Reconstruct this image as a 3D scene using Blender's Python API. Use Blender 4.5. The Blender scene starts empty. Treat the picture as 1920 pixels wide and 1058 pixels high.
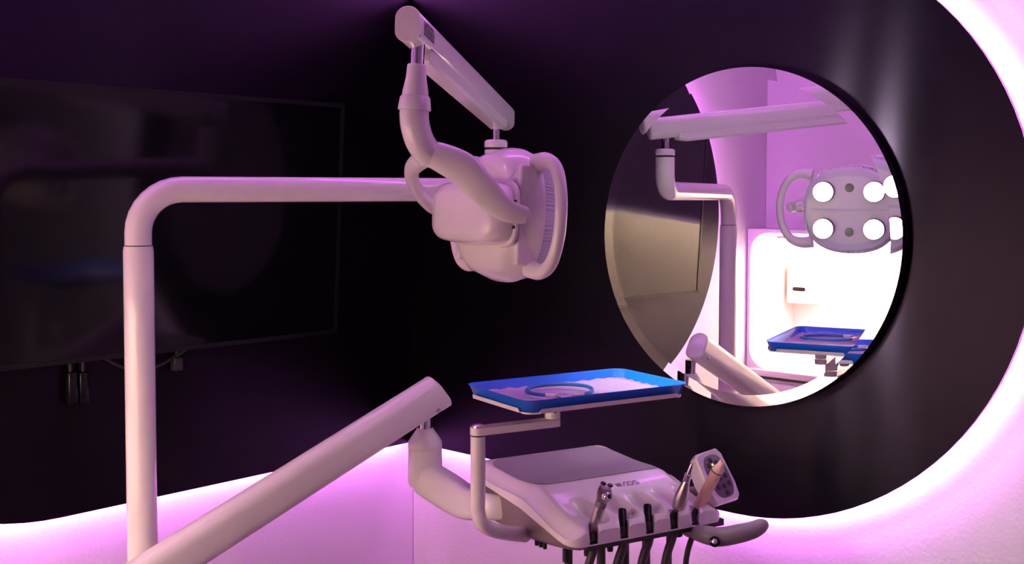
import bpy, bmesh, math, random
from mathutils import Vector, Matrix
random.seed(4)
sc = bpy.context.scene
COL = sc.collection

# ------------------------------------------------------------------ camera
F_PX, YAW, PITCH, ROLL, SHIFT = 2114.55, 2.3132, -0.0473, 0.0019, -64.19
CAM = Vector((2.4391, -2.2228, 1.5))
fw = Vector((math.cos(YAW)*math.cos(PITCH), math.sin(YAW)*math.cos(PITCH), math.sin(PITCH)))
r0 = Vector((math.sin(YAW), -math.cos(YAW), 0)); u0 = r0.cross(fw)
RT = r0*math.cos(ROLL) + u0*math.sin(ROLL)
UP = -r0*math.sin(ROLL) + u0*math.cos(ROLL)
cam_d = bpy.data.cameras.new('camera')
cam_d.sensor_width = 36; cam_d.lens = 36*F_PX/1920; cam_d.shift_y = SHIFT/1920
cam_d.clip_start = .05
cam = bpy.data.objects.new('camera', cam_d); COL.objects.link(cam)
M = Matrix((RT, UP, -fw)).transposed().to_4x4(); M.translation = CAM
cam.matrix_world = M
sc.camera = cam

# ------------------------------------------------------------------ world, exposure
w = bpy.data.worlds.new('world'); sc.world = w; w.use_nodes = True
w.node_tree.nodes['Background'].inputs[0].default_value = (.05, .04, .06, 1)
w.node_tree.nodes['Background'].inputs[1].default_value = .1
vs = sc.view_settings
sc.display_settings.display_device = 'sRGB'
vs.view_transform = 'Standard'; vs.look = 'None'; vs.gamma = 1; vs.use_curve_mapping = False
vs.exposure = 0.22
LED_STRENGTH = 92.0          # violet strips behind the wall panels
NICHE_FILL_STRENGTH = 19.0       # warm fill panel added in the roof of the sideboard niche
CEILING_FILL_STRENGTH = 20.0      # violet fill strips added on the unseen ceiling
LAMP_STRENGTH = 400.0         # four white LEDs of the treatment lamp

def P(px, py, d):            # a measured point: image position + distance along the view axis, in metres
    return CAM + d*(fw + RT*((px-960)/F_PX) - UP*((py-529-SHIFT)/F_PX))

# ------------------------------------------------------------------ materials
MATS = {}
def mat(name, col, rough=.4, metal=0, spec=.5, emit=None, estr=0, coat=0, trans=0, alpha=1, aniso=0, noise=0, nscale=40, bump=0, bscale=200, ior=None):
    m = bpy.data.materials.new(name); m.use_nodes = True
    nt = m.node_tree; b = nt.nodes['Principled BSDF']
    b.inputs['Base Color'].default_value = (*col, 1)
    b.inputs['Roughness'].default_value = rough
    b.inputs['Metallic'].default_value = metal
    b.inputs['Specular IOR Level'].default_value = spec
    b.inputs['Coat Weight'].default_value = coat
    b.inputs['Coat Roughness'].default_value = .08
    b.inputs['Transmission Weight'].default_value = trans
    if ior: b.inputs['IOR'].default_value = ior
    if emit:
        b.inputs['Emission Color'].default_value = (*emit, 1)
        b.inputs['Emission Strength'].default_value = estr
    if noise or bump:
        tc = nt.nodes.new('ShaderNodeTexCoord')
    if noise:
        n = nt.nodes.new('ShaderNodeTexNoise'); n.inputs['Scale'].default_value = nscale; n.inputs['Detail'].default_value = 5
        nt.links.new(tc.outputs['Object'], n.inputs['Vector'])
        mx = nt.nodes.new('ShaderNodeMix'); mx.data_type = 'RGBA'
        mx.inputs['A'].default_value = (*[c*(1-noise) for c in col], 1)
        mx.inputs['B'].default_value = (*[min(1, c*(1+noise)) for c in col], 1)
        nt.links.new(n.outputs['Fac'], mx.inputs['Factor'])
        nt.links.new(mx.outputs['Result'], b.inputs['Base Color'])
    if bump:
        n2 = nt.nodes.new('ShaderNodeTexNoise'); n2.inputs['Scale'].default_value = bscale; n2.inputs['Detail'].default_value = 4
        nt.links.new(tc.outputs['Object'], n2.inputs['Vector'])
        bp = nt.nodes.new('ShaderNodeBump'); bp.inputs['Strength'].default_value = bump; bp.inputs['Distance'].default_value = .002
        nt.links.new(n2.outputs['Fac'], bp.inputs['Height'])
        nt.links.new(bp.outputs['Normal'], b.inputs['Normal'])
    MATS[name] = m
    return m

mat('wall_paint', (.74, .70, .72), .75, noise=.03, nscale=6, bump=.4, bscale=110)
mat('ceiling_paint', (.75, .73, .74), .8, noise=.03, nscale=5)
mat('floor_vinyl', (.22, .19, .17), .35, noise=.25, nscale=9)
mat('white_plastic', (.78, .74, .72), .28, coat=.35, noise=.015, nscale=25)
mat('white_enamel', (.80, .75, .73), .22, coat=.5, noise=.015, nscale=25)
mat('grey_shade', (.30, .26, .30), .55, noise=.04, nscale=60)
mat('shell_grey', (.21, .16, .155), .4, noise=.05, nscale=30)
mat('handle_grey', (.20, .165, .19), .45, noise=.05, nscale=40)
mat('chrome', (.82, .80, .82), .1, metal=1, noise=.02, nscale=40)
mat('steel', (.55, .50, .50), .32, metal=1, noise=.05, nscale=60)
mat('black_rubber', (.02, .018, .018), .45, noise=.15, nscale=60)
mat('hose', (.045, .035, .035), .42, noise=.12, nscale=50)
mat('black_gloss', (.006, .006, .007), .2, spec=.3, noise=.1, nscale=30)
mat('screen', (.003, .003, .004), .09, spec=.35, noise=.1, nscale=3)
mat('bezel', (.006, .005, .007), .4, spec=.25, noise=.1, nscale=30)
mat('mirror_back', (.012, .011, .012), .4, noise=.1, nscale=30)
mat('tray_blue', (.003, .15, .72), .3, coat=.3, noise=.04, nscale=30)
mat('liner_paper', (.44, .34, .52), .85, noise=.05, nscale=90, bump=.3, bscale=300)
mat('clip_blue', (.02, .17, .42), .4, noise=.06, nscale=60)
mat('peach_plastic', (.80, .52, .42), .5, noise=.04, nscale=50)
mat('print', (.07, .045, .08), .6, noise=.1, nscale=80)
mat('print_grey', (.16, .11, .17), .6, noise=.1, nscale=80)
mat('pad_face', (.16, .12, .16), .5, noise=.06, nscale=50)
mat('pad_button', (.045, .03, .045), .4, noise=.1, nscale=80)
mat('cream', (.86, .80, .75), .5, noise=.03, nscale=12)
mat('cabinet_white', (.80, .76, .76), .4, noise=.02, nscale=15)
mat('lens_clear', (.80, .78, .84), .15, trans=.15, noise=.02, nscale=50)
mat('edge_alu', (.55, .5, .55), .4, metal=.3, noise=.04, nscale=40)
mat('sensor_green', (.22, .26, .16), .2, noise=.05, nscale=60)
VIOLET = (.80, .195, .93)
mat('ceiling_fill', (.8, .6, .9), .5, emit=(.74, .20, .95), estr=CEILING_FILL_STRENGTH, noise=.02)
mat('led_violet', (.8, .6, .9), .5, emit=VIOLET, estr=LED_STRENGTH, noise=.02)
mat('led_rim', (.8, .6, .9), .5, emit=(.80, .40, .95), estr=2.2, noise=.02)
mat('warm_fill', (.9, .85, .7), .5, emit=(1, .73, .54), estr=NICHE_FILL_STRENGTH, noise=.02)
mat('led_white', (.95, .95, .95), .4, emit=(1, .96, .90), estr=LAMP_STRENGTH, noise=.02)
mat('led_green', (.3, .9, .05), .4, emit=(.45, 1, .08), estr=3, noise=.02)
# mirror silver
m = mat('mirror_silver', (.93, .93, .94), .0, metal=1)
# black brushed laminate: horizontal grain, highlights drawn out vertically
m = mat('brushed_black', (.006, .0055, .0075), .36, spec=.2)
nt = m.node_tree; b = nt.nodes['Principled BSDF']
b.inputs['Anisotropic'].default_value = 1.0
b.inputs['Anisotropic Rotation'].default_value = .25
b.inputs['Specular Tint'].default_value = (.82, .62, 1, 1)
tg = nt.nodes.new('ShaderNodeTangent'); tg.direction_type = 'RADIAL'; tg.axis = 'Z'
nt.links.new(tg.outputs['Tangent'], b.inputs['Tangent'])
tc = nt.nodes.new('ShaderNodeTexCoord'); mp = nt.nodes.new('ShaderNodeMapping')
mp.inputs['Scale'].default_value = (6, 6, 420)
nn = nt.nodes.new('ShaderNodeTexNoise'); nn.inputs['Scale'].default_value = 1; nn.inputs['Detail'].default_value = 6
nt.links.new(tc.outputs['Object'], mp.inputs['Vector']); nt.links.new(mp.outputs['Vector'], nn.inputs['Vector'])
mr = nt.nodes.new('ShaderNodeMapRange'); mr.inputs['To Min'].default_value = .18; mr.inputs['To Max'].default_value = .24
nt.links.new(nn.outputs['Fac'], mr.inputs['Value']); nt.links.new(mr.outputs['Result'], b.inputs['Roughness'])
cr = nt.nodes.new('ShaderNodeMix'); cr.data_type = 'RGBA'
cr.inputs['A'].default_value = (.0015, .0012, .0018, 1); cr.inputs['B'].default_value = (.005, .004, .0055, 1)
nt.links.new(nn.outputs['Fac'], cr.inputs['Factor']); nt.links.new(cr.outputs['Result'], b.inputs['Base Color'])

# ------------------------------------------------------------------ mesh helpers (world coordinates)
class MB:
    def __init__(s): s.v = []; s.f = []
    def add(s, vs, fs):
        o = len(s.v); s.v += [Vector(v) for v in vs]; s.f += [tuple(i+o for i in f) for f in fs]; return s
    def loft(s, rings, cap0=True, cap1=True, closed=True):
        n = len(rings[0]); vs = [p for r in rings for p in r]; fs = []
        for i in range(len(rings)-1):
            for j in range(n if closed else n-1):
                a = i*n+j; b_ = i*n+(j+1) % n; fs.append((a, b_, b_+n, a+n))
        if cap0: fs.append(tuple(reversed(range(n))))
        if cap1: fs.append(tuple(range((len(rings)-1)*n, len(rings)*n)))
        return s.add(vs, fs)
    def box(s, c, h, X=Vector((1, 0, 0)), Y=Vector((0, 1, 0)), Z=Vector((0, 0, 1))):
        c = Vector(c); vs = []
        for k in (-1, 1):
            for q, r in ((-1, -1), (1, -1), (1, 1), (-1, 1)):
                vs.append(c + X*h[0]*q + Y*h[1]*r + Z*h[2]*k)
        return s.add(vs, [(3, 2, 1, 0), (4, 5, 6, 7), (0, 1, 5, 4), (1, 2, 6, 5), (2, 3, 7, 6), (3, 0, 4, 7)])
    def rbox(s, c, h, X, Y, Z, r=.004, exp=None, seg=6):   # rounded outline in XY, chamfered along Z
        c = Vector(c); rings = []
        def outl(a, b_, rr):
            o = []
            for (sx, sy, a0) in ((1, 1, 0), (-1, 1, 90), (-1, -1, 180), (1, -1, 270)):
                for k in range(seg+1):
                    t = math.radians(a0+90*k/seg)
                    o.append((sx*(a-rr)+rr*math.cos(t), sy*(b_-rr)+rr*math.sin(t)))
            return o
        ch = min(.35*h[2], r*.6)
        for z, d in ((-h[2], ch), (-h[2]+ch*.4, ch*.3), (-h[2]+ch, 0), (h[2]-ch, 0), (h[2]-ch*.4, ch*.3), (h[2], ch)):
            rings.append([c + X*p[0] + Y*p[1] + Z*z for p in outl(h[0]-d, h[1]-d, max(r-d, .0004))])
        return s.loft(rings)
    def cyl(s, a, b_, r, r2=None, seg=24, cap=True):
        return s.lathe(a, b_, [(0, r), (1, r if r2 is None else r2)], seg, cap)
    def lathe(s, a, b_, prof, seg=28, cap=True):           # prof: (t along a->b, radius)
        a = Vector(a); b_ = Vector(b_); ax = (b_-a); d = ax.normalized()
        x = d.orthogonal().normalized() if abs(d.z) < .99 else Vector((1, 0, 0)); x = (x - d*x.dot(d)).normalized(); y = d.cross(x)
        rings = [[a+ax*t+(x*math.cos(q)+y*math.sin(q))*r for q in [2*math.pi*k/seg for k in range(seg)]] for t, r in prof]
        return s.loft(rings, cap, cap)
    def sweep(s, pts, rad, up=Vector((0, 0, 1)), seg=20, sub=8, expo=2.0, cap=True, smooth=True):
        pts = [Vector(p) for p in pts]; rad = [(r if isinstance(r, tuple) else (r, r)) for r in rad]
        if len(rad) == 1: rad = rad*len(pts)
        if smooth and len(pts) > 2:
            P2 = []; R2 = []
            for i in range(len(pts)-1):
                p0 = pts[max(i-1, 0)]; p1 = pts[i]; p2 = pts[i+1]; p3 = pts[min(i+2, len(pts)-1)]
                for k in range(sub):
                    t = k/sub
                    P2.append(.5*((2*p1)+(p2-p0)*t+(2*p0-5*p1+4*p2-p3)*t*t+(3*p1-p0-3*p2+p3)*t**3))
                    st = t
                    R2.append(tuple(rad[i][q]*(1-st)+rad[i+1][q]*st for q in (0, 1)))
            P2.append(pts[-1]); R2.append(rad[-1]); pts, rad = P2, R2
        rings = []; ref = None
        for i, p in enumerate(pts):
            t = (pts[min(i+1, len(pts)-1)]-pts[max(i-1, 0)]).normalized()
            if ref is None:
                x = up.cross(t)
                if x.length < .05: x = Vector((1, 0, 0)).cross(t)
                x.normalize()
            else:
                x = (ref - t*ref.dot(t)).normalized()
            ref = x; y = t.cross(x)
            ring = []
            for k in range(seg):
                q = 2*math.pi*k/seg; c_, s_ = math.cos(q), math.sin(q)
                ring.append(p + x*rad[i][0]*math.copysign(abs(c_)**(2/expo), c_) + y*rad[i][1]*math.copysign(abs(s_)**(2/expo), s_))
            rings.append(ring)
        return s.loft(rings, cap, cap)
    def prism(s, poly, off, bev=0):                        # planar polygon of world points swept by off
        off = Vector(off); poly = [Vector(p) for p in poly]
        if not bev: return s.loft([poly, [p+off for p in poly]])
        c = sum(poly, Vector())/len(poly); nrm = off.normalized()
        ins = [p+(c-p).normalized()*bev for p in poly]
        return s.loft([ins, [p+nrm*bev for p in poly], [p+off-nrm*bev for p in poly], [p+off for p in ins]])
    def build(s, name, material, parent=None, smooth=40):
        me = bpy.data.meshes.new(name)
        base = Vector((0, 0, 0))
        if parent is not None: base = Vector(parent['_base'])
        me.from_pydata([v-base for v in s.v], [], s.f)
        bm = bmesh.new(); bm.from_mesh(me); bmesh.ops.recalc_face_normals(bm, faces=bm.faces); bm.to_mesh(me); bm.free()
        me.materials.append(MATS[material])
        o = bpy.data.objects.new(name, me); COL.objects.link(o)
        if parent is not None: o.parent = parent
        o['_base'] = tuple(base)
        if smooth:
            me.polygons.foreach_set('use_smooth', [True]*len(me.polygons))
            bm = bmesh.new(); bm.from_mesh(me)
            for ed in bm.edges:
                if len(ed.link_faces) == 2 and ed.calc_face_angle(0) > math.radians(smooth): ed.smooth = False
            bm.to_mesh(me); bm.free()
        return o
def part(name, material, parent, mb, smooth=40, label=None):
    o = mb.build(name, material, parent, smooth)
    if label: o['label'] = label
    return o
def thing(name, label, cat, loc, group=None):
    o = bpy.data.objects.new(name, None); COL.objects.link(o); o.empty_display_size = .05
    o.location = loc; o['_base'] = tuple(loc); o['label'] = label; o['category'] = cat
    if group: o['group'] = group
    return o
def tag(o, label, cat, group=None):
    o['label'] = label; o['category'] = cat
    if group: o['group'] = group
    return o
def struct(name, mb, material, label=None, smooth=0):
    o = mb.build(name, material, None, smooth); o['kind'] = 'structure'
    if label: o['label'] = label
    return o
X3, Y3, Z3 = Vector((1, 0, 0)), Vector((0, 1, 0)), Vector((0, 0, 1))

# ================================================================== the room
ZB, RP = .7718, .6455                       # lower edge and end radius of the wall panels
ZC = ZB+RP; AX, AY = 1.092, -1.062
WALL = .062                                  # wall stands this far behind the panel faces
HC = 2.72
struct('floor', MB().box((2.1, -2.1, -.05), (2.3, 2.4, .05)), 'floor_vinyl', 'grey brown vinyl floor')
struct('ceiling', MB().box((2.1, -2.1, HC+.05), (2.3, 2.4, .05)), 'ceiling_paint', 'plain pale ceiling')
struct('wall_left', MB().box((-WALL-.05, -1.17, HC/2), (.05, 1.23+.1, HC/2)), 'wall_paint', 'pale wall lit violet behind the television panel')
struct('wall_right', MB().box((2.1, WALL+.05, HC/2), (2.16, .05, HC/2)), 'wall_paint', 'pale wall lit violet behind the mirror panel')
NT = 1.357                                  # top of the sideboard niche
struct('wall_niche', MB().box((.645, -2.44, NT/2), (.705, .05, NT/2)), 'wall_paint', 'pale wall behind the sideboard')
struct('wall_back', MB().box((.645, -2.335, (NT+HC)/2), (.705, .155, (HC-NT)/2)), 'wall_paint', 'pale wall above the lit sideboard')
struct('wall_return', MB().box((1.39, -3.34, HC/2), (.04, 1.16, HC/2)), 'wall_paint', 'side of the wall that holds the sideboard')
struct('wall_far', MB().box((2.85, -4.45, HC/2), (1.5, .05, HC/2)), 'wall_paint', 'far wall behind the viewer')
struct('wall_side', MB().box((4.3, -2.1, HC/2), (.05, 2.4, HC/2)), 'wall_paint', 'wall opposite the television')

# ================================================================== backlit panels
def panel_outline(inset, n=48):             # (distance from the corner, z), arc end away from the corner
    r = RP-inset
    o = [(0, ZC-r)]
    return r, [(math.sin(math.radians(180*k/n)), -math.cos(math.radians(180*k/n))) for k in range(n+1)]
def panel(name, label, centre, to):
    t = thing(name, label, 'wall panel', to(centre, .0, ZB))
    def outl(inset, d):
        r, cs = panel_outline(inset)
        return [to(0, d, ZC-r)] + [to(centre+c*r, d, ZC+s*r) for c, s in cs] + [to(0, d, ZC+r)]
    part('face_sheet', 'brushed_black', t, MB().loft([outl(.0, .004), outl(.0, 0)], True, True), 30, 'black brushed sheet')
    part('core_board', 'edge_alu', t, MB().loft([outl(.0015, .02), outl(.0015, .004)], True, True), 30, 'pale edge of the board')
    # LED tape on the rear face, close to the outline
    tape = MB(); I0, I1, D0, D1, S0 = .014, .028, .0222, .0255, -.018
    def edge(ins, d): return [to(S0, d, ZC-RP+ins)]+outl(ins, d)[1:-1]+[to(S0, d, ZC+RP-ins)]
    a, b_, a2, b2 = edge(I0, D0), edge(I1, D0), edge(I0, D1), edge(I1, D1)
    n = len(a); vs = a+b_+b2+a2; fs = []
    for i in range(n-1):
        for q in range(4):
            q2 = (q+1) % 4; fs.append((q*n+i, q*n+i+1, q2*n+i+1, q2*n+i))
    fs += [(0, n, 2*n, 3*n), (n-1, 2*n-1, 3*n-1, 4*n-1)]
    tape.add(vs, fs); part('led_tape', 'led_violet', t, tape, 0, 'glowing violet light tape')
    # stand-off blocks to the wall
    for q in (.25, .8, 1.3):
        for zz in (ZC-.35, ZC+.35):
            part('standoff', 'edge_alu', t, MB().box(to(q, .0390, zz), (.0175, .0175, .0175)), 0)
    return t
panel('wall_panel', 'black brushed backlit panel with rounded end behind the television', -AY, lambda s, d, z: Vector((-d, -s, z)))
panel('wall_panel', 'black brushed backlit panel with rounded end carrying the round mirror', AX, lambda s, d, z: Vector((s, d, z)))

# ================================================================== round bevelled mirror
MX, MZ, MRAD, MF = 1.1098, 1.4049, .3776, -.025
t = thing('round_mirror', 'large round frameless mirror on the black panel', 'mirror', (MX, 0, MZ-MRAD))
def ring(r, y, n=160): return [Vector((MX+r*math.cos(2*math.pi*k/n), y, MZ+r*math.sin(2*math.pi*k/n))) for k in range(n)]
BW = .025; by = MF-.0008
part('mirror_glass', 'mirror_silver', t, MB().loft([ring(MRAD-BW, MF+.004), ring(MRAD-BW, MF)], True, True), 20)
part('bevel', 'mirror_silver', t, MB().loft([ring(MRAD-BW, MF+.0001), ring(MRAD, by), ring(MRAD+.0001, MF+.0012)], False, False), 20, 'bevelled rim of the glass')
part('backing', 'mirror_back', t, MB().loft([ring(MRAD-.001, -.0004), ring(MRAD+.0004, -.002), ring(MRAD+.0002, MF+.0012), ring(MRAD-.0008, MF+.001)]), 30, 'black backing box')

# ================================================================== television
TY0, TY1, TZ0, TZ1 = -1.475, -.322, 1.127, 1.738
t = thing('television', 'large black flat television tilted down on the left panel', 'television', (.02, (TY0+TY1)/2, TZ0))
ta = Vector((.055, 0, TZ0)); tb = Vector((.092, 0, TZ1))
tu = (tb-ta).normalized(); tn = Vector((tu.z, 0, -tu.x))
tcn = Vector(((ta.x+tb.x)/2, (TY0+TY1)/2, (TZ0+TZ1)/2)); th = (tb-ta).length/2; tw = (TY1-TY0)/2
part('casing', 'bezel', t, MB().rbox(tcn-tn*.014, (tw-.004, th-.004, .0125), Y3, tu, tn, .01), 40)
part('screen', 'screen', t, MB().box(tcn+tn*.0005, (tw-.011, th-.011, .002), Y3, tu, tn), 0, 'dark glossy screen')
fr = MB()
for sy in (-1, 1): fr.box(tcn+Y3*sy*(tw-.0055)+tn*.0005, (.0055, th, .0042), Y3, tu, tn)
for sz in (-1, 1): fr.box(tcn+tu*sz*(th-.0055)+tn*.0005, (tw, .0055, .0042), Y3, tu, tn)
part('bezel', 'bezel', t, fr, 0)
part('wall_bracket', 'bezel', t, MB().box((.016, (TY0+TY1)/2, 1.43), (.0155, .2, .12)), 0)
# loose leads under the television
t = thing('power_cable', 'black power leads with plugs hanging below the television', 'cable', (.015, -.99, 1.05))
k = [Vector((.015, y, z)) for y, z in ((-1.045, 1.155), (-1.043, 1.12), (-1.040, 1.08))]
part('lead', 'black_rubber', t, MB().sweep(k, [.004], seg=10)); part('plug', 'black_gloss', t, MB().rbox((.015, -1.040, 1.066), (.011, .011, .036), X3, Y3, Z3, .005), 40)
k = [Vector((.015, y, z)) for y, z in ((-1.012, 1.155), (-1.012, 1.12), (-1.014, 1.08))]
part('lead', 'black_rubber', t, MB().sweep(k, [.004], seg=10)); part('plug', 'black_gloss', t, MB().rbox((.015, -1.014, 1.063), (.011, .011, .036), X3, Y3, Z3, .005), 40)
k = [Vector((.015, y, z)) for y, z in ((-.985, 1.15), (-.97, 1.130), (-.91, 1.095), (-.85, 1.087), (-.80, 1.10), (-.75, 1.125), (-.73, 1.15))]
part('lead', 'black_rubber', t, MB().sweep(k, [.0045], seg=10)); part('adapter', 'black_rubber', t, MB().rbox((.015, -.776, 1.090), (.010, .012, .016), X3, Y3, Z3, .004), 40)
part('lead', 'black_rubber', t, MB().sweep([Vector((.015, -.776, 1.105)), Vector((.015, -.775, 1.13)), Vector((.015, -.773, 1.15))], [.004], seg=10))

# ================================================================== violet fill strips added on the ceiling, out of view
for lab_, c_, h_ in (('long added violet fill strip on the ceiling along the mirror wall', (1.75, -.30), (1.55, .022)), ('shorter added violet fill strip on the ceiling along the television wall', (.18, -1.25), (.022, .85))):
    t = thing('ceiling_fill_strip', lab_, 'added fill light', (c_[0], c_[1], HC-.03))
    part('housing', 'edge_alu', t, MB().box((c_[0], c_[1], HC-.014), (h_[0]+.008, h_[1]+.008, .014)), 0)
    part('diffuser', 'ceiling_fill', t, MB().box((c_[0], c_[1], HC-.031), (h_[0], h_[1], .003)), 0, 'glowing violet face of the added fill strip')

# ================================================================== lit sideboard (seen in the mirror)
CX0, CX1, CF, CB, CT = -.0585, 1.30, -2.03, -2.385, .766
t = thing('sideboard', 'white sideboard with lit rounded niche against the back wall', 'sideboard', ((CX0+CX1)/2, CF, 0))
part('body', 'cabinet_white', t, MB().box(((CX0+CX1)/2, (CF-.02+CB)/2, .36), ((CX1-CX0)/2, (CF-.02-CB)/2, .36)), 0)
for i in range(3):
    wd = (CX1-CX0)/3; xc = CX0+wd*(i+.5)
    d = part('door', 'cabinet_white', t, MB().rbox((xc, CF-.01, .37), (wd/2-.004, .34, .009), X3, Z3, Y3, .006), 40)
    part('handle', 'steel', d, MB().box((xc, CF+.012, .66), (.07, .006, .006)), 0)
part('countertop', 'cream', t, MB().rbox(((CX0+CX1)/2, (CF+.02+CB)/2, CT-.014), ((CX1-CX0)/2, (CF+.02-CB)/2, .014), X3, Y3, Z3, .006), 40)
part('back_panel', 'cream', t, MB().box(((CX0+CX1)/2, CB+.006, (CT+NT)/2), ((CX1-CX0)/2, .006, (NT-CT)/2)), 0)
# surround with a rounded opening
def rrect(x0, x1, z0, z1, r, y, seg=8):
    o = []
    for cx_, cz_, a0 in ((x1-r, z1-r, 0), (x0+r, z1-r, 90), (x0+r, z0+r, 180), (x1-r, z0+r, 270)):
        for k_ in range(seg+1):
            q = math.radians(a0+90*k_/seg); o.append(Vector((cx_+r*math.cos(q), y, cz_+r*math.sin(q))))
    return o
o0 = rrect(CX0, CX1, CT, NT-.001, .004, CF); i0 = rrect(CX0+.03, CX1-.03, CT+.002, NT-.03, .075, CF); i1 = rrect(CX0+.03, CX1-.03, CT+.002, NT-.03, .075, CB+.012); o1 = rrect(CX0, CX1, CT, NT-.001, .004, CB+.012)
part('surround', 'cabinet_white', t, MB().loft([o1, o0, i0, i1], False, False), 40)
e0 = rrect(CX0+.016, CX1-.016, CT+.002, NT-.016, .085, CF+.001); e1 = rrect(CX0+.027, CX1-.027, CT+.002, NT-.027, .078, CF+.001)
e2 = rrect(CX0+.027, CX1-.027, CT+.002, NT-.027, .078, CF+.004); e3 = rrect(CX0+.016, CX1-.016, CT+.002, NT-.016, .085, CF+.004)
part('rim_light', 'led_rim', t, MB().loft([e0, e1, e2, e3, e0], False, False), 40, 'violet light line round the niche')
bar = part('niche_fill', 'cabinet_white', t, MB().box(((CX0+CX1)/2, (CF+CB)/2-.01, NT-.035), (.57, .135, .005)), 0)  # added fill, stands in for the lamp beam thrown back by the mirror
part('diffuser', 'warm_fill', bar, MB().box(((CX0+CX1)/2, (CF+CB)/2-.01, NT-.042), (.56, .125, .002)), 0, 'warm glowing fill panel added in the niche')
t = thing('glove_dispenser', 'pale box dispenser on the niche back panel', 'dispenser', (.05, CB+.012, 1.02))
part('body', 'cabinet_white', t, MB().rbox((.05, CB+.06, 1.115), (.06, .088, .046), X3, Z3, Y3, .008), 40)
part('opening', 'bezel', t, MB().rbox((.05, CB+.1065, 1.09), (.03, .008, .0012), X3, Z3, Y3, .007), 40)
for i, (x_, w_) in enumerate(((.30, .07), (.47, .075))):
    t = thing('storage_box', ['low white storage box on the countertop beside dispenser', 'larger white storage box on the countertop farther from dispenser'][i], 'box', (x_, -2.26, CT))
    part('body', 'cabinet_white', t, MB().rbox((x_, -2.26, CT+.05), (w_, .05, .05), X3, Y3, Z3, .012), 40)
    part('lid', 'cabinet_white', t, MB().rbox((x_, -2.26, CT+.1075), (w_+.004, .054, .0075), X3, Y3, Z3, .013), 40)

# ================================================================== treatment lamp on its post
PX, PY = .421, -1.099
lt = thing('treatment_lamp', 'white dental treatment lamp on post, bent pipe and sprung arm', 'lamp', (PX, PY, 0))
ZJ, ZP = 1.398, 1.5085
part('base_plate', 'white_enamel', lt, MB().lathe((PX, PY, 0), (PX, PY, .05), [(0, .17), (.5, .17), (.8, .16), (1, .05)], 40))
part('post', 'white_enamel', lt, MB().lathe((PX, PY, .04), (PX, PY, ZJ), [(0, .0288), (.993, .0288), (1, .0272)], 36), label='thick upright post')
part('joint_ring', 'black_rubber', lt, MB().cyl((PX, PY, ZJ-.0005), (PX, PY, ZJ+.002), .0262, seg=32))
cp = Vector((.678, -.358, 0)); hd = (cp-Vector((PX, PY, 0))); hl = hd.length; hd.normalize()
pp = Vector((PX, PY, 0)); br = .085
pts = [pp+Z3*(ZJ+.0015), pp+Z3*(ZP-br)]
for k in range(1, 9):
    q = math.radians(90*k/8); pts.append(pp+hd*(br-br*math.cos(q))+Z3*(ZP-br+br*math.sin(q)))
br2 = .05; ZK = 1.607
pts.append(pp+hd*(hl-br2)+Z3*(ZP+.002))
for k in range(1, 9):
    q = math.radians(90*k/8); pts.append(pp+hd*(hl-br2+br2*math.sin(q))+Z3*(ZP+.002+br2-br2*math.cos(q)))
pts.append(cp+Z3*(ZK-.006))
part('pipe', 'white_enamel', lt, MB().sweep(pts, [.0258], seg=32, smooth=False), label='bent horizontal pipe')
part('collar_gasket', 'black_rubber', lt, MB().cyl(cp+Z3*(ZK-.006), cp+Z3*(ZK-.001), .0222))
part('collar', 'white_enamel', lt, MB().lathe(cp+Z3*(ZK-.001), cp+Z3*(ZK+.017), [(0, .0255), (.1, .0265), (.7, .0265), (.92, .0235), (1, .018)], 36))
part('pivot_pin', 'chrome', lt, MB().cyl(cp+Z3*(ZK+.014), cp+Z3*(ZK+.06), .0098))
# sprung arm
A = P(764, 45, 1.79); B = P(949, 222, 2.60)
ax = (A-B).normalized(); sd = ax.cross(Z3).normalized(); au = sd.cross(ax).normalized()
def stad(c, w_, h_, n=10, sd=sd, au=au, ru=None):          # stadium section
    o = []; hh = h_/2-(w_/2)*.9
    for k in range(n+1):
        q = math.pi*k/n; o.append(c+sd*(w_/2)*math.cos(q)+au*(hh+(w_/2)*.9*math.sin(q)))
    for k in range(n+1):
        q = math.pi+math.pi*k/n; o.append(c+sd*(w_/2)*math.cos(q)+au*(-hh+(w_/2)*.9*math.sin(q)))
    return o
AW, AH = .0395, .0575
sa = part('spring_arm', 'white_plastic', lt, MB().loft([stad(B-ax*.006, AW*.8, AH*.8), stad(B-ax*.003, AW*.95, AH*.95), stad(B, AW, AH), stad(A-ax*.004, AW, AH)]), label='long sprung upper arm')
part('end_cap', 'white_plastic', sa, MB().loft([stad(A-ax*.0035, AW+.0012, AH+.0012), stad(A+ax*.001, AW+.0012, AH+.0012), stad(A+ax*.003, AW-.001, AH-.001)]))
L_ = (A-B).length
ch = MB()
c0 = A-ax*.085-au*(AH*.42); c1 = B+ax*.075-au*(AH*.42)
def chan(c, h_): return [c+sd*s_*(AW*.44)+au*q for s_, q in ((1, .006), (1, -h_*.7), (.75, -h_), (-.75, -h_), (-1, -h_*.7), (-1, .006))]
ch.loft([chan(c1, .012), chan(c1+ax*.03, .019), chan(c0-ax*.01, .019), chan(c0, .015)])
part('lower_channel', 'white_plastic', sa, ch, 30)
part('trim_strip', 'white_enamel', sa, MB().loft([[A-ax*q_-sd*s_*(AW*.47+.0008)+au*z_ for s_, z_ in ((1, -AH*.30+h_), (1.05, -AH*.30), (1, -AH*.30-h_), (.8, -AH*.30))] for q_, h_ in ((.006, .0035), (.12, .003), (.20, .0006))]), 30)
lab = MB()
lc0 = A-ax*.028-sd*(AW/2+.0005)
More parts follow.
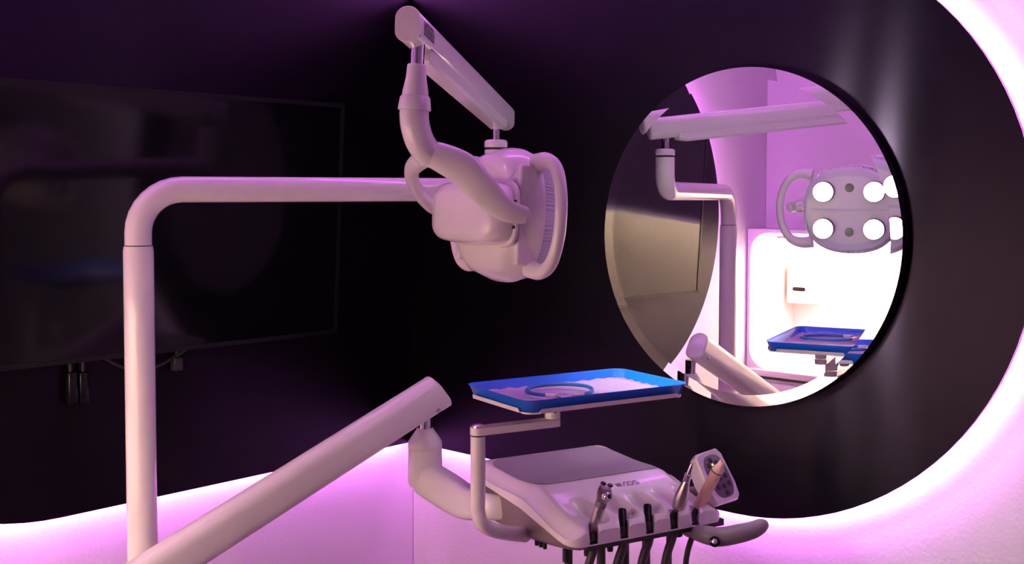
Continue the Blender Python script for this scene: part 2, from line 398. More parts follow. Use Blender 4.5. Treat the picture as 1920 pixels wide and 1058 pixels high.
for r_ in range(7):
    z_ = .0105-r_*.0033
    q_ = 0
    while q_ < .062:
        l_ = random.choice((.006, .010, .016, .022)); l_ = min(l_, .064-q_)
        lab.box(lc0-ax*(q_+l_/2)+au*z_, (l_/2-.0008, .0009 if r_ % 3 else .0012, .0003), ax, au, sd); q_ += l_+.002
part('rating_label', 'print', sa, lab, 0, 'small printed rating label')
# pin and neck under the near end
N0 = P(784, 78, 1.835); NB = P(777, 207, 1.838)
nk = lambda y: N0+(NB-N0)*((y-78)/129)
part('neck_pin', 'chrome', lt, MB().cyl(N0, nk(124), .0118))
part('neck_cone', 'white_plastic', lt, MB().lathe(nk(121), nk(184), [(0, .0146), (.03, .0155), (.4, .0168), (.8, .0212), (.97, .0214), (1, .0205)], 36))
part('neck_sleeve', 'white_plastic', lt, MB().lathe(nk(180), nk(207), [(0, .0228), (.12, .0248), (.9, .0272), (1, .0268)], 36))
lcen = Vector((1.040, -.724, 1.463)); wv = Vector((math.cos(math.radians(-17.5)), math.sin(math.radians(-17.5)), 0)); nv = Vector((-wv.y, wv.x, 0))
tilt = math.radians(-4)
nv2 = (nv*math.cos(tilt)+Z3*math.sin(tilt)).normalized(); uv = wv.cross(nv2).normalized()
if uv.z < 0: uv = -uv
def Lp(a, h_, n_): return lcen+wv*a+uv*h_+nv2*n_
J = P(806, 291, 1.865)
part('neck_elbow', 'white_enamel', lt, MB().sweep([nk(195), nk(215), P(778.5, 236, 1.838), P(786, 262, 1.846), P(796, 279, 1.856), J], [.0240, .0240, .0240, .0240, .0238, .0235], seg=32))
# yoke
pr = Lp(.150, 0, -.042); pl = Lp(-.150, 0, -.042)
yk = MB()
yk.sweep([P(800, 286, 1.866), P(830, 297, 1.862), P(868, 318, 1.86), P(905, 356, 1.865), P(945, 392, 1.875), P(985, 405, 1.89)], [(.026, .020), (.022, .025), (.014, .029), (.012, .027), (.011, .021), (.010, .0145)], up=Vector((.3, .3, -1)), seg=24)
yk.sweep([P(812, 292, 1.872), P(790, 300, 1.90), P(772, 320, 1.97), P(779, 352, 2.06), P(808, 385, 2.14), P(842, 400, 2.19)], [(.023, .018), (.018, .016), (.013, .015), (.012, .016), (.012, .016), (.010, .014)], up=Vector((0, 0, 1)), seg=24)
part('yoke', 'white_plastic', lt, yk, 60, 'forked yoke holding the lamp head')
# lamp head
def sup(a, h_, n_, ex=2.4, seg=64, da=0):
    o = []
    for k in range(seg):
        q = 2*math.pi*k/seg; c_, s_ = math.cos(q), math.sin(q)
        o.append(Lp(da+a*math.copysign(abs(c_)**(2/ex), c_), h_*math.copysign(abs(s_)**(2/ex), s_), n_))
    return o
HA, HH = .130, .122
hd_ = part('lamp_head', 'white_plastic', lt, MB().loft([sup(.06, .05, -.050), sup(.092, .085, -.047), sup(.108, .102, -.040), sup(.116, .110, -.028), sup(HA-.007, HH-.005, -.010), sup(HA, HH, .004), sup(HA, HH, .012), sup(HA-.012, HH-.01, .013)]), 35, 'round lamp head')
for sx in (-1, 1):
    part('side_plate', 'white_plastic', hd_, MB().rbox(Lp(sx*.108, 0, -.016), (.008, .088, .016), wv, uv, nv2, .006), 40)
rings = []
for k in range(3):
    rr = []
    for j in range(240):
        q = 2*math.pi*j/240; c_, s_ = math.cos(q), math.sin(q); rip = .0013*(1 if j % 2 else -1)-.006*(k/2)**2
        rr.append(Lp((HA-.004+rip)*math.copysign(abs(c_)**(2/2.4), c_), (HH-.004+rip)*math.copysign(abs(s_)**(2/2.4), s_), (.0125, .026, .042)[k]))
    rings.append(rr)
rings.append(sup(HA-.016, HH-.016, .0445, seg=240)); rings.append(sup(HA-.03, HH-.03, .0448, seg=240))
part('ribbed_lens', 'lens_clear', hd_, MB().loft(rings, False, False), 60, 'clear ribbed rim of the lens')
part('front_face', 'white_plastic', hd_, MB().loft([sup(HA-.022, HH-.022, .013), sup(HA-.022, HH-.022, .043), sup(HA-.03, HH-.03, .0446), sup(.01, .01, .045)]), 35)
part('seam_bar', 'lens_clear', hd_, MB().box(Lp(0, 0, .046), (HA-.03, .003, .0018), wv, uv, nv2), 0)
for sx in (-1, 1):
    for sz in (-1, 1):
        c = Lp(sx*.066, sz*.050, .045)
        l = part('added_led_hood', 'handle_grey', hd_, MB().lathe(c-nv2*.002, c+nv2*.024, [(0, .0285), (.9, .0285), (1, .0275), (.97, .0262), (.1, .0258)], 40, False))  # hood added round each LED to keep its light off the tray
        part('led_lens', 'led_white', l, MB().lathe(c-nv2*.001, c+nv2*.002, [(0, .0257), (.6, .0250), (1, .020)], 40), label='lit white lens')
for sz in (-1, 1):
    c = Lp(0, sz*.060, .045); part('sensor', 'sensor_green', hd_, MB().lathe(c, c+nv2*.003, [(0, .012), (.6, .0115), (1, .007)], 28), label='dull green round window')
for sx in (-1, 1):
    pt = [Lp(sx*.105, .092, .004), Lp(sx*.135, .096, .004), Lp(sx*.167, .082, .004), Lp(sx*.188, .045, .003), Lp(sx*.195, 0, .002), Lp(sx*.188, -.045, .003), Lp(sx*.167, -.082, .004), Lp(sx*.135, -.096, .004), Lp(sx*.105, -.092, .004)]
    part('handle', 'white_plastic', lt, MB().sweep(pt, [.017, .0135, .0115, .0105, .0105, .0105, .0115, .0135, .017], seg=20))
# rear housing between the yoke arms
hb = MB(); rr = []
for n_, s_ in ((-.034, .94), (-.046, 1.0), (-.066, 1.0), (-.082, .95), (-.090, .86), (-.0935, .66), (-.095, .35)):
    rr.append(sup(.122*s_, .056*s_, n_, 4.2))
hb.loft(rr); rh = part('rear_housing', 'white_enamel', lt, hb, 50, 'rounded housing behind the lamp head')
part('housing_lip', 'white_plastic', rh, MB().loft([sup(.120, .0555, -.038, 4.5), sup(.1285, .0615, -.0395, 4.5), sup(.1285, .0615, -.0445, 4.5), sup(.120, .0555, -.046, 4.5)]), 40)
for s_ in (-1, 1):
    c = Lp(s_*.122, 0, -.044)
    part('pivot_boss', 'white_plastic', lt, MB().lathe(c, Lp(s_*.158, 0, -.044), [(0, .015), (.8, .015), (1, .012)], 28))
    for q in (-1, 1): part('pivot_screw', 'black_rubber', lt, MB().cyl(Lp(s_*.1215, q*.022, -.046), Lp(s_*.1260, q*.022, -.046), .0028, seg=12))

# ================================================================== delivery unit
dt = thing('delivery_unit', 'white dental delivery unit with instrument head on a sloping arm', 'dental unit', (PX, PY, 0))
A2 = P(817, 737, 2.455); B2 = P(322, 1051, 2.095)
ax2 = (A2-B2).normalized(); sd2 = ax2.cross(Z3).normalized(); au2 = sd2.cross(ax2).normalized()
DW, DH = .056, .083
B3 = B2-ax2*.13
st2 = lambda c, w_, h_: stad(c, w_, h_, sd=sd2, au=au2)
arm = MB().loft([st2(B3-ax2*.01, DW*.7, DH*.7), st2(B3, DW, DH), st2(A2-ax2*.002, DW, DH)])
da = part('support_arm', 'white_plastic', dt, arm, label='long sloping support arm')
tip = lambda c, q: [p_ + ax2*q*(-((p_-c).dot(au2))/(DH/2))*.012 for p_ in st2(c, DW+.001, DH+.001)]
part('end_cap', 'white_plastic', da, MB().loft([st2(A2-ax2*.004, DW+.0012, DH+.0012), tip(A2+ax2*.006, 1), [A2+ax2*.010+(p_-A2-ax2*.006)*.88 for p_ in tip(A2+ax2*.006, 1)]]))
scr = P(809, 764, 2.425)
sc_c = A2-ax2*.022-au2*.024+sd2*(DW/2)
for s_ in (1, -1):
    c = A2-ax2*.024-au2*.026+sd2*s_*(DW/2-.001)
    part('screw', 'steel', da, MB().lathe(c, c+sd2*s_*.003, [(0, .0052), (.6, .005), (1, .003)], 16))
# hub on the post
hubz = B3.z-.03
part('arm_hub', 'white_plastic', dt, MB().lathe((PX, PY, hubz-.11), (PX, PY, hubz-.0), [(0, .044), (.1, .05), (.9, .05), (1, .044)], 40))
hb_ = B3-Z3*.02
part('hub_bracket', 'white_plastic', dt, MB().sweep([Vector((PX, PY, hubz-.055)), (Vector((PX, PY, hubz-.055))+hb_)/2-Z3*.01, hb_], [(.032, .03), (.034, .032), (.026, .028)], seg=20))
# axes of the instrument head
HF = Vector((1.14, -.646, 0)); he = Vector((.289, .957, 0)).normalized(); hb = Vector((-he.y, he.x, 0))
def H(u, v, z): return HF+he*u+hb*v+Z3*z
# drop pin and bracket
dp = Vector((.642, -.545, 0)); dz = lambda y: P(797, y, 2.472).z
part('drop_pin', 'chrome', dt, MB().cyl((dp.x, dp.y, dz(770)), (dp.x, dp.y, dz(806)), .0150))
part('bracket_cone', 'white_plastic', dt, MB().lathe((dp.x, dp.y, dz(803)), (dp.x, dp.y, dz(840)), [(0, .0172), (.03, .0182), (.65, .0365), (.97, .0376), (1, .0368)], 40))
bk = MB().lathe((dp.x, dp.y, dz(838)), (dp.x, dp.y, dz(912)), [(0, .0366), (.5, .0376), (.9, .0382), (1, .034)], 40)
bk.sweep([P(790, 888, 2.475), P(803, 898, 2.468), P(840, 922, 2.43), P(878, 944, 2.385), H(.008, .30, .855), H(.09, .26, .850)], [(.030, .026), (.034, .036), (.033, .037), (.031, .034), (.024, .027), (.018, .018)], up=Z3, seg=32, expo=3.6)
part('bracket', 'white_plastic', dt, bk, 35, 'curved bracket under the instrument head')

# ---- instrument head
HL, HW = .372, .405
SLOT = [.082, .152, .213, .272, .325]; SLANT = .6      # slots run slightly askew to the front
def lerp(tab, x):
    if x <= tab[0][0]: return tab[0][1]
    for (a, va), (b_, vb) in zip(tab, tab[1:]):
        if x <= b_: return va+(vb-va)*(x-a)/(b_-a)
    return tab[-1][1]
TOP = [(0, .8745), (.006, .8785), (.014, .8815), (.03, .885), (.06, .890), (.10, .9015), (.135, .9125), (.160, .9195), (.167, .9215), (.172, .9225), (.19, .9228), (.26, .924), (.33, .928), (.375, .931), (.395, .929), (.405, .922)]
BOT = [(0, .848), (.05, .856), (.10, .866), (.18, .882), (.3, .894), (.405, .902)]
def ss(a, b_, x):
    t_ = max(0, min(1, (x-a)/(b_-a))); return t_*t_*(3-2*t_)
def ztop(u, v, slots=True):
    z = lerp(TOP, v)
    de = min(u, HL-u)                                     # rounded side shoulders
    z -= .020*(1-ss(0, .045, de))**1.6
    if v > .2:                                            # shallow dish in the resting surface
        z -= .004*ss(.0, .08, de)*ss(.20, .24, v)*(1-ss(.34, .40, v))
    if slots:
        for s_ in SLOT:
            uc = s_+SLANT*(v-.05)
            d2 = ((u-s_-.005)/.026)**2+((v-.060)/.042)**2  # thumb cup behind the slot
            z -= .0185*(1-ss(.35, 1.15, math.sqrt(d2)))
            wd = .0088+.0012*max(0, 1-v/.05)
            if v < .047:
                z -= .06*(1-ss(wd-.0016, wd+.0008, abs(u-uc)))
            elif v < .062:
                rr_ = math.hypot(u-uc, v-.047); z -= .06*(1-ss(wd-.0016, wd+.0008, rr_))
            if v < .045: z -= .0040*(1-ss(wd, wd+.009, abs(u-uc)))*(1-v/.045)   # rounded block shoulders
    return max(z, lerp(BOT, v)+.0006)
us = [HL*k/260 for k in range(261)]
vsl = [0, .001, .0025, .005] + [.0075+.0025*k for k in range(23)] + [.067, .073, .08, .088, .097, .107, .118, .13, .142, .152, .160, .165, .169, .173, .18, .19, .205, .22, .235, .25, .27, .29, .31, .33, .35, .365, .378, .388, .396, .402, .405]
nu, nv_ = len(us), len(vsl)
def plan(u, v):
    # round the four plan corners by pulling points in
    for (cu, cv, su, sv, r_) in ((.03, .03, -1, -1, .03), (HL-.03, .03, 1, -1, .03), (.06, HW-.06, -1, 1, .06), (HL-.07, HW-.07, 1, 1, .07)):
        a = (u-cu)*su; b_ = (v-cv)*sv
        if a > 0 and b_ > 0:
            m_ = max(a, b_); l_ = math.hypot(a, b_)
            k_ = m_/l_; return cu+su*a*k_, cv+sv*b_*k_
    return u, v
vv = []; ff = []
for j, v in enumerate(vsl):
    for i, u in enumerate(us):
        pu, pv = plan(u, v); vv.append(H(pu, pv, ztop(pu, pv)))
for j in range(nv_-1):
    for i in range(nu-1):
        a = j*nu+i; ff.append((a, a+1, a+1+nu, a+nu))
nb = len(vv)
bidx = [i for i in range(nu)] + [j*nu+nu-1 for j in range(1, nv_)] + [(nv_-1)*nu+i for i in range(nu-2, -1, -1)] + [j*nu for j in range(nv_-2, 0, -1)]
buv = [(us[i % nu], vsl[i//nu]) for i in bidx]
for (u, v), i in zip(buv, bidx):
    pu, pv = plan(u, v); vv.append(H(pu, pv, lerp(BOT, pv)))
n = len(bidx)
for k in range(n): ff.append((bidx[k], nb+k, nb+(k+1) % n, bidx[(k+1) % n]))
ff.append(tuple(nb+k for k in range(n)))
ih = part('head_cover', 'white_plastic', dt, MB().add(vv, ff), 38, 'white instrument head cover with five holder slots')
# grey sheet: shade of the flat top put into its colour
mv = []; mf = []; mu = [.034+(HL-.068)*k/30 for k in range(31)]; mvv = [.1735+(.385-.1735)*k/22 for k in range(23)]
def mpl(u, v):
    for (cu, cv, su, sv, r_) in ((.034+.04, .1735+.04, -1, -1, 0), (.034+.05, .385-.05, -1, 1, 0), (HL-.034-.05, .385-.05, 1, 1, 0), (HL-.034-.012, .1735+.012, 1, -1, 0)):
        a = (u-cu)*su; b_ = (v-cv)*sv
        if a > 0 and b_ > 0:
            k_ = max(a, b_)/math.hypot(a, b_); return cu+su*a*k_, cv+sv*b_*k_
    return u, v
for v in mvv:
    for u in mu:
        a, b_ = mpl(u, v); mv.append(H(a, b_, ztop(a, b_, False)+.0012))
for j in range(22):
    for i in range(30):
        a = j*31+i; mf.append((a, a+1, a+32, a+31))
part('resting_shade', 'grey_shade', ih, MB().add(mv, mf), 60, 'grey sheet with the shade of the resting surface in its colour')
# lower shell
sr = []
for v, zt, zb_, iu in ((.006, .8478, .842, .012), (.03, .8525, .838, .004), (.08, .8615, .831, .004), (.16, .8775, .822, .006), (.26, .8898, .815, .010), (.35, .8975, .818, .014), (.397, .901, .835, .022)):
    c_ = .012
    sr.append([H(iu, v, zt), H(iu, v, zb_+c_), H(iu+c_, v, zb_), H(HL-iu-c_, v, zb_), H(HL-iu, v, zb_+c_), H(HL-iu, v, zt)])
part('lower_shell', 'shell_grey', dt, MB().loft(sr), 50, 'brown grey lower shell')
part('front_rail', 'black_rubber', dt, MB().box(H(HL/2+.02, .030, .8445), (.165, .026, .0065), he, hb, Z3), 0)
# maker's mark
lg = MB()
def lz(u, v): return H(u, v, ztop(u, v, False)+.0005)
def quad(a, b_, c, d): lg.add([lz(*a), lz(*b_), lz(*c), lz(*d)], [(0, 1, 2, 3)])
L0, V0, LS = .198, .1275, .0115
def stroke(pts, w_):
    for (a, b_) in zip(pts, pts[1:]):
        d = Vector((b_[0]-a[0], b_[1]-a[1])); d.normalize(); nn_ = Vector((-d.y, d.x))*w_/2
        a_ = Vector(a)-d*w_*.3; c_ = Vector(b_)+d*w_*.3
        quad(*[(L0+q.x*LS, V0+q.y*LS) for q in (a_+nn_, c_+nn_, c_-nn_, a_-nn_)])
stroke([(1.45, 0), (2.0, 1.0), (2.35, 1.0), (2.35, 0), (2.05, 0)], .2)
stroke([(2.75, 0), (2.75, 1.0), (3.3, 1.0), (3.55, .75), (3.55, .25), (3.3, 0), (2.75, 0)], .2)
stroke([(4.75, 1.0), (3.95, 1.0), (3.95, .55), (4.7, .45), (4.7, 0), (3.9, 0)], .2)
part('logo_letters', 'print', ih, lg, 0, 'dark printed letters ADS')
lg = MB(); quad((L0, V0), (L0+1.2*LS, V0), (L0+1.2*LS, V0+LS), (L0, V0+LS))
part('logo_square', 'print_grey', ih, lg, 0, 'dark printed square')
# knobs beneath
for u, v, r_, l_ in ((.02, .150, .0042, .010), (.02, .135, .0042, .011), (.02, .120, .0042, .012), (.03, .062, .0062, .030), (.068, .045, .0068, .022), (.11, .03, .006, .018), (.262, .02, .0130, .010)):
    c = H(u, v, lerp([(0, .840), (.03, .838), (.08, .831), (.16, .822)], v)+.004)
    part('knob', 'black_rubber', dt, MB().lathe(c, c-Z3*(l_+.004), [(0, r_*.7), (.25, r_*.7), (.3, r_), (.93, r_), (1, r_*.85)], 18))
# tray post, swing arm
TP = P(896, 806, 2.105); TP2 = Vector((TP.x, TP.y, 0))
tz = lambda y: P(896, y, 2.105).z
pts = [TP2+Z3*tz(818), TP2+Z3*tz(870), TP2+Z3*tz(940), TP2+Z3*tz(960), P(903, 980, 2.112), P(922, 993, 2.135), P(945, 999, 2.17), P(985, 1004, 2.225)]
part('tray_post', 'white_enamel', dt, MB().sweep(pts, [.0140], seg=24), label='curved tray support post')
part('post_ring', 'black_rubber', dt, MB().cyl(TP2+Z3*(tz(818)-.0005), TP2+Z3*(tz(814.5)), .0136))
BO = P(1036, 785, 2.185); BO.z = 0; zt0, zt1 = tz(815), tz(801)
sw = (BO-TP2).normalized(); sn = Vector((-sw.y, sw.x, 0))
def swing(z): 
    o = []
    for k in range(13):
        q = math.radians(-90+180*k/12); o.append(BO+(sw*math.cos(q)+sn*math.sin(q))*.0155+Z3*z)
    for k in range(13):
        q = math.radians(90+180*k/12); o.append(TP2+(sw*math.cos(q)+sn*math.sin(q))*.0148+Z3*z)
    return o
part('swing_arm', 'white_enamel', dt, MB().loft([swing(zt0), swing(zt1)]), 35, 'flat swing arm of the tray holder')
part('pivot_cap', 'steel', dt, MB().lathe(TP2+Z3*zt1, TP2+Z3*(zt1+.006), [(0, .0122), (.5, .012), (.9, .008), (1, .004)], 28))
ZR = 1.134                                               # tray rim height
part('tray_boss', 'white_enamel', dt, MB().cyl(BO+Z3*(zt1+.0012), BO+Z3*(ZR-.0262), .0152, seg=32))
part('grub_screw', 'black_rubber', dt, MB().cyl(BO+(CAM-BO).normalized()*.0-Z3*0+Vector((.0125, -.0072, zt1+.016)), BO+Vector((.0142, -.0082, zt1+.016)), .0026, seg=12))

# ---- tray holder, tray, liner, bib clip
q1 = P(906, 716, 2.205); q2 = P(992, 752, 1.998); q3 = P(1290, 720, 2.18)
def onz(px, py, z):
    d = P(px, py, 1)-CAM; return CAM+d*((z-CAM.z)/d.z)
q1, q2, q3 = onz(906, 716, ZR), onz(990, 753, ZR), onz(1292, 719, ZR)
te = (q3-q2).normalized(); tl = (q3-q2).length; ts = Vector((-te.y, te.x, 0)); tcen = q2+te*tl/2+ts*.112
TLH, TWH = tl/2+.004, .114
def Tq(a, b_, z): return tcen+te*a+ts*b_+Z3*(z-tcen.z)
def trr(a, b_, r_, z, seg=8):
    o = []
    for (sx, sy, a0) in ((1, 1, 0), (-1, 1, 90), (-1, -1, 180), (1, -1, 270)):
        for k in range(seg+1):
            q = math.radians(a0+90*k/seg); o.append(Tq(sx*(a-r_)+r_*math.cos(q), sy*(b_-r_)+r_*math.sin(q), z))
    return o
part('tray_holder', 'white_enamel', dt, MB().loft([trr(TLH-.008, TWH-.008, .02, ZR-.0265), trr(TLH-.008, TWH-.008, .02, ZR-.0235)]), 30, 'white plate under the blue tray')
lip = MB()
for (a, b_, l_, dx, dy) in ((0, -(TWH-.008), TLH-.03, 0, -1), (0, TWH-.008, TLH-.03, 0, 1), (-(TLH-.008), 0, TWH-.03, -1, 0), (TLH-.008, 0, TWH-.03, 1, 0)):
    A_, B_ = (te, ts) if dy else (ts, te)
    for q in (0,):
        p0 = Tq(a, b_, ZR-.0265); out = te*dx+ts*dy
        rr_ = []
        for l2, o2, z2 in ((l_, 0, 0), (l_, .004, .0015), (l_-.002, .0065, .0095), (l_-.004, .0053, .0098), (l_, .0025, .0035), (l_, -.002, .003)):
            rr_.append((l2, o2, z2))
        lip.loft([[p0+A_*s_*l2+out*o2+Z3*z2 for l2, o2, z2 in rr_] for s_ in (-1, 1)])
part('holder_lip', 'white_enamel', dt, lip, 30, 'turned-up edges of the tray plate')
t = thing('instrument_tray', 'blue plastic instrument tray resting on the white holder plate', 'tray', Tq(0, 0, ZR-.0233))
part('tray_shell', 'tray_blue', t, MB().loft([trr(TLH-.013, TWH-.013, .020, ZR-.0233), trr(TLH-.009, TWH-.009, .022, ZR-.0215), trr(TLH-.002, TWH-.002, .026, ZR-.002), trr(TLH+.001, TWH+.001, .027, ZR), trr(TLH-.0008, TWH-.0008, .026, ZR+.0002), trr(TLH-.004, TWH-.004, .025, ZR-.003), trr(TLH-.011, TWH-.011, .021, ZR-.0195), trr(TLH-.016, TWH-.016, .018, ZR-.0213)], True, True), 50)
lv = []; lf = []; na, nb_ = 36, 26
for j in range(nb_+1):
    for i in range(na+1):
        a = (i/na*2-1)*(TLH-.0165); b_ = (j/nb_*2-1)*(TWH-.0165)
        ed = max(0, (abs(a)/(TLH-.0165)-.9)/.1, (abs(b_)/(TWH-.0165)-.88)/.12)
        wob = .0018*math.sin(17*i/na+2.1*j/nb_)*math.sin(11*j/nb_+.7)+.0012*math.sin(40*i/na+5*j/nb_)
        lv.append(Tq(a+.0015*math.sin(9*j/nb_)*ed, b_+.0015*math.sin(13*i/na)*ed, ZR-.0198+max(0, wob)*.6+.0030*ed*ed+ed*.0025*math.sin(31*i/na+23*j/nb_)**2))
for j in range(nb_):
    for i in range(na):
        a = j*(na+1)+i; lf.append((a, a+1, a+na+2, a+na+1))
o = MB().add(lv, lf).build('tray_liner', 'liner_paper', None, 60)
o.modifiers.new('thickness', 'SOLIDIFY').thickness = .0003
tag(o, 'crinkled lilac paper liner lying inside the blue tray', 'paper liner')
t = thing('bib_clip', 'blue bib cord loop with two clips on the tray paper', 'bib clip', Tq(-.045, -.01, ZR-.0185))
zc_ = ZR-.012
cpts = []
for k in range(27):
    q = math.radians(-118+ (296)*k/26); cpts.append(Tq(-.040+.062*math.cos(q+math.radians(35)), .004+.066*math.sin(q+math.radians(35)), zc_+.002*math.sin(k*.25)+.002))
part('cord', 'clip_blue', t, MB().sweep(cpts, [.0036], seg=12, sub=3), label='blue cord loop')
for e_, (dx, dy) in ((cpts[0], (cpts[0]-cpts[1])), (cpts[-1], (cpts[-1]-cpts[-2]))) if False else ():
    pass
for k_, (a, b_) in enumerate(((cpts[0], cpts[0]-cpts[1]), (cpts[-1], cpts[-1]-cpts[-2]))):
    d = b_.normalized(); d.z = 0; d.normalize()
    c = part('clip_body', 'white_enamel', t, MB().rbox(a+d*.010, (.012, .0055, .004), d, Vector((-d.y, d.x, 0)), Z3, .003), 40, 'pale clip body')
    jaw = MB()
    for s_ in (-1, 1): jaw.box(a+d*.028+Z3*s_*.003, (.010, .005, .0008), (d+Z3*s_*.18).normalized(), Vector((-d.y, d.x, 0)), (Z3-d*s_*.18).normalized())
    part('jaw', 'steel', c, jaw, 0, 'small metal jaws')

# ---- control pad
cc = P(1344, 893, 2.30); PS = 1.13
ca = (RT*.72+fw*.62+UP*.10).normalized(); cb = (-RT*.46+UP*.84+fw*.22); cb = (cb-ca*cb.dot(ca)).normalized(); cn = ca.cross(cb).normalized()
if cn.dot(fw) > 0: cn = -cn
cpad = part('control_pad', 'white_plastic', dt, MB().loft([
    [cc+ca*x*s_*PS+cb*y*s2*PS+cn*z for x, y in ((-.034, -.040), (-.030, -.048), (.024, -.050), (.032, -.044), (.036, -.02), (.034, .036), (.027, .047), (-.022, .047), (-.031, .041), (-.036, .0))]
    for z, s_, s2 in ((-.038, .80, .78), (-.020, .98, .97), (-.006, 1.04, 1.02), (0, 1.03, 1.01), (.003, .98, .97))]), 35, 'white control pad with round dark buttons')
def padface(s_, z):
    o = []
    for k in range(32):
        q = 2*math.pi*k/32; c_, n_ = math.cos(q), math.sin(q)
        o.append(cc+PS*ca*(.002+.0275*s_*math.copysign(abs(c_)**.7, c_))+PS*cb*(-.001+.0405*s_*math.copysign(abs(n_)**.75, n_))+cn*z)
    return o
part('pad_face', 'pad_face', cpad, MB().loft([padface(1, .0028), padface(1, .0036), padface(.97, .0042)]), 35)
for x, y in ((-.002, .030), (-.012, .021), (.010, .022), (-.002, .012), (-.013, -.004), (.002, -.006), (.017, -.004), (-.012, -.020), (.003, -.021), (.018, -.019), (.003, -.034)):
    c = cc+ca*x*PS+cb*y*PS+cn*.0040
    part('button', 'pad_button', cpad, MB().lathe(c, c+cn*.0016, [(0, .0060), (.6, .0058), (1, .0042)], 20))
c = cc+ca*(-.002)*PS+cb*.021*PS+cn*.0041
part('indicator', 'led_green', cpad, MB().lathe(c, c+cn*.0016, [(0, .0021), (.6, .002), (1, .001)], 12), label='small green indicator light')
part('pad_stem', 'shell_grey', dt, MB().sweep([cc-cn*.034, cc-cn*.05-Z3*.015, H(HL-.03, .12, .875)], [.014, .014, .014], seg=14))
# ---- handle on the right
hp = [P(1322, 1003, 2.20), P(1350, 1007, 2.19), P(1385, 1001, 2.18), P(1412, 994, 2.18), P(1428, 986, 2.185), P(1437, 983, 2.19)]
part('pull_handle', 'handle_grey', dt, MB().sweep([H(HL-.06, .05, .826)]+hp, [(.012, .012), (.017, .018), (.0205, .0185), (.0195, .018), (.018, .0165), (.0155, .014), (.007, .007)], up=Z3, seg=24), 60, 'curved grey pull handle')
c = P(1340, 1016, 2.165); nrm = (CAM-c).normalized()
part('handle_socket', 'black_gloss', dt, MB().lathe(c-nrm*.006, c+nrm*.002, [(0, .0105), (.8, .0105), (1, .0085)], 24))
part('handle_screw', 'chrome', dt, MB().lathe(c+nrm*.001, c+nrm*.004, [(0, .0055), (.6, .005), (1, .003)], 16))

# ================================================================== instruments in the holders
def hose(parent, u, start, r_, v2, depth, du=0.0):
    s0 = start; s1 = H(u-.022, .014, .835)
    pts = [s0, H(u-.014, .026, .860), s1, H(u-.046, .012, .76), H(u-.056+du, .014, depth+.05), H(u-.042+du, .06, depth), H(u-.022+du, v2-.01, depth+.06), H(u-.02+du, v2, .76), H(u-.02+du, v2, .836)]
    return part('hose', 'hose', parent, MB().sweep(pts, [r_], seg=14, sub=6), 60, 'dark rubber hose')
GR = 'instruments in the holder slots'
# three-way syringe
b0 = P(1109, 1003, 2.135); b1 = P(1125, 950, 2.12); b2 = P(1134, 922, 2.112); dv_ = (b2-b0).normalized()
t = thing('syringe', 'brushed steel three-way syringe in the first holder slot', 'syringe', b0, GR)
s0 = part('barrel', 'steel', t, MB().lathe(b0-dv_*.012, b1, [(0, .0095), (.1, .0105), (.9, .0105), (1, .010)], 28))
part('neck', 'handle_grey', t, MB().lathe(b1, b1+dv_*.012, [(0, .0108), (.6, .011), (1, .0105)], 28))
sdv = dv_.cross(fw).normalized()
head = MB(); hx = sdv; hy = dv_; hz_ = hx.cross(hy).normalized()
hc = b1+dv_*.026
head.loft([[hc+hx*x*s_+hz_*y*s_+hy*z for x, y in ((-.010, -.010), (.010, -.010), (.012, 0), (.010, .010), (-.010, .010), (-.012, 0))] for z, s_ in ((-.015, .85), (-.006, 1.05), (.006, 1.12), (.012, 1.0), (.014, .8))])
hp_ = part('head', 'steel', t, head, 35)
tocam = (CAM-hc).normalized(); sp = (tocam*.8+RT*.55-UP*.1).normalized()
part('nozzle_ring', 'chrome', hp_, MB().lathe(hc+sp*.006-dv_*.003, hc+sp*.019-dv_*.003, [(0, .0095), (.7, .0095), (.9, .0085), (1, .0065), (.97, .0045), (.6, .004)], 28, True))
part('nozzle_hole', 'black_rubber', hp_, MB().cyl(hc+sp*.018-dv_*.003, hc+sp*.0195-dv_*.003, .0038))
for s_ in (-1, 1):
    c = hc+hx*s_*.0065+dv_*.012
    bt = part('button_stem', 'chrome', hp_, MB().cyl(c, c+dv_*.008, .0026, seg=14))
    part('button_top', 'black_gloss', bt, MB().lathe(c+dv_*.0075, c+dv_*.0105, [(0, .0055), (.5, .0058), (1, .005)], 18))
hose(t, SLOT[0], b0-dv_*.010, .0080, .10, .50)
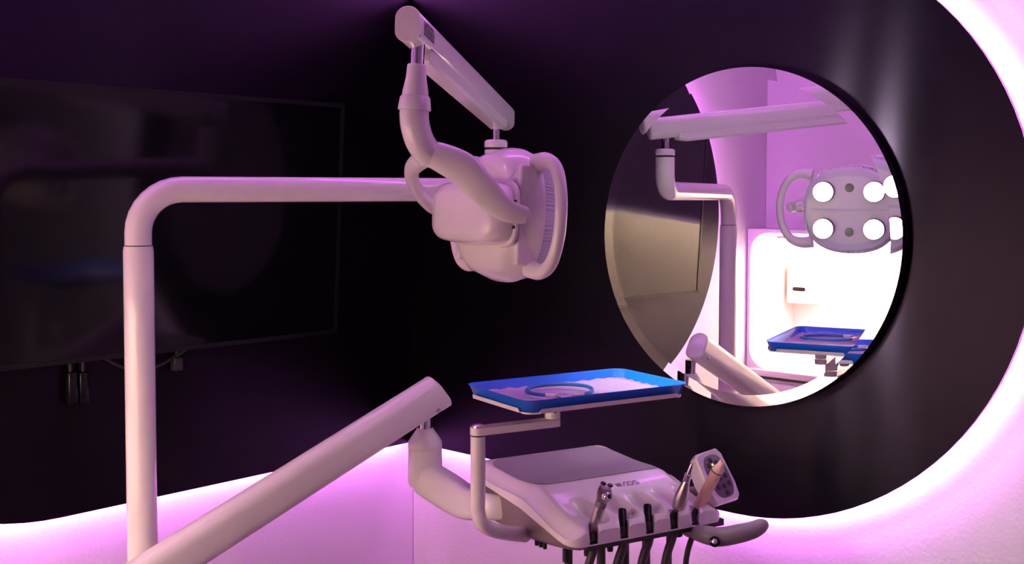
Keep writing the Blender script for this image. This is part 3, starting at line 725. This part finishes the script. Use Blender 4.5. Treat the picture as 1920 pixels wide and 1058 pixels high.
# two empty hose connectors
for k_, (px_, py_, qx, qy, dd) in enumerate(((1168, 970, 1161, 1000, 2.165), (1217, 961, 1209, 990, 2.195))):
    us_ = SLOT[1+k_]; a = H(us_+.001, .050, .889); b_ = H(us_-.018, .020, .852); d = (a-b_).normalized()
    t = thing('handpiece_hose', ['empty black handpiece hose in the slot next to the syringe', 'empty black handpiece hose in the middle holder slot'][k_], 'hose', b_, GR)
    part('coupling', 'black_gloss', t, MB().lathe(b_, a, [(0, .0075), (.3, .0080), (.95, .0082), (1, .0076), (.98, .0056), (.7, .005)], 24), 40, 'open black coupling')
    hose(t, SLOT[1+k_], b_+d*.004, .0088, .09+.01*k_, .48, .004*k_)
# steel handpiece
c0 = P(1268, 962, 2.225); c1 = P(1298, 868, 2.195); d = (c1-c0).normalized(); ln = (c1-c0).length
t = thing('handpiece', 'slim polished steel handpiece in the fourth holder slot', 'handpiece', c0, GR)
part('body', 'steel', t, MB().lathe(c0, c1, [(0, .0085), (.06, .0085), (.08, .0110), (.12, .0128), (.22, .0140), (.34, .0134), (.46, .0112), (.58, .0084), (.64, .0068)], 32), 50)
kn = MB()
for q in range(5): kn.lathe(c0+d*ln*(.63+.032*q), c0+d*ln*(.655+.032*q), [(0, .0058), (.3, .0074), (.7, .0074), (1, .0058)], 20)
part('knurl', 'chrome', t, kn, 30, 'ringed grip')
part('tip', 'chrome', t, MB().lathe(c0+d*ln*.78, c1, [(0, .0060), (.35, .0052), (.8, .0040), (.95, .0032), (1, .002)], 24))
hose(t, SLOT[3], c0+d*.004, .0085, .11, .49, .006)
# suction tip
c0 = P(1309, 950, 2.255); c1 = P(1355, 865, 2.215); d = (c1-c0).normalized(); ln = (c1-c0).length
t = thing('suction_tube', 'peach plastic suction tube with black ring in the last slot', 'suction tube', c0, GR)
part('tube', 'peach_plastic', t, MB().lathe(c0, c0+d*ln*.77, [(0, .0115), (1, .0115)], 28))
part('ring_seal', 'black_rubber', t, MB().lathe(c0+d*ln*.762, c0+d*ln*.79, [(0, .0108), (.2, .0122), (.8, .0122), (1, .0108)], 28))
part('tip_cone', 'peach_plastic', t, MB().lathe(c0+d*ln*.785, c1, [(0, .0118), (.22, .0116), (.42, .0095), (.6, .0070), (.98, .0060), (1, .0054), (.97, .0034), (.8, .003)], 28))
part('tip_hole', 'black_rubber', t, MB().cyl(c0+d*ln*.975, c0+d*ln*.985, .0031, seg=14))
hose(t, SLOT[4], c0+d*.004, .0058, .10, .46, .004)

# bookkeeping value used while building is not part of the scene
for o in bpy.data.objects:
    if '_base' in o: del o['_base']
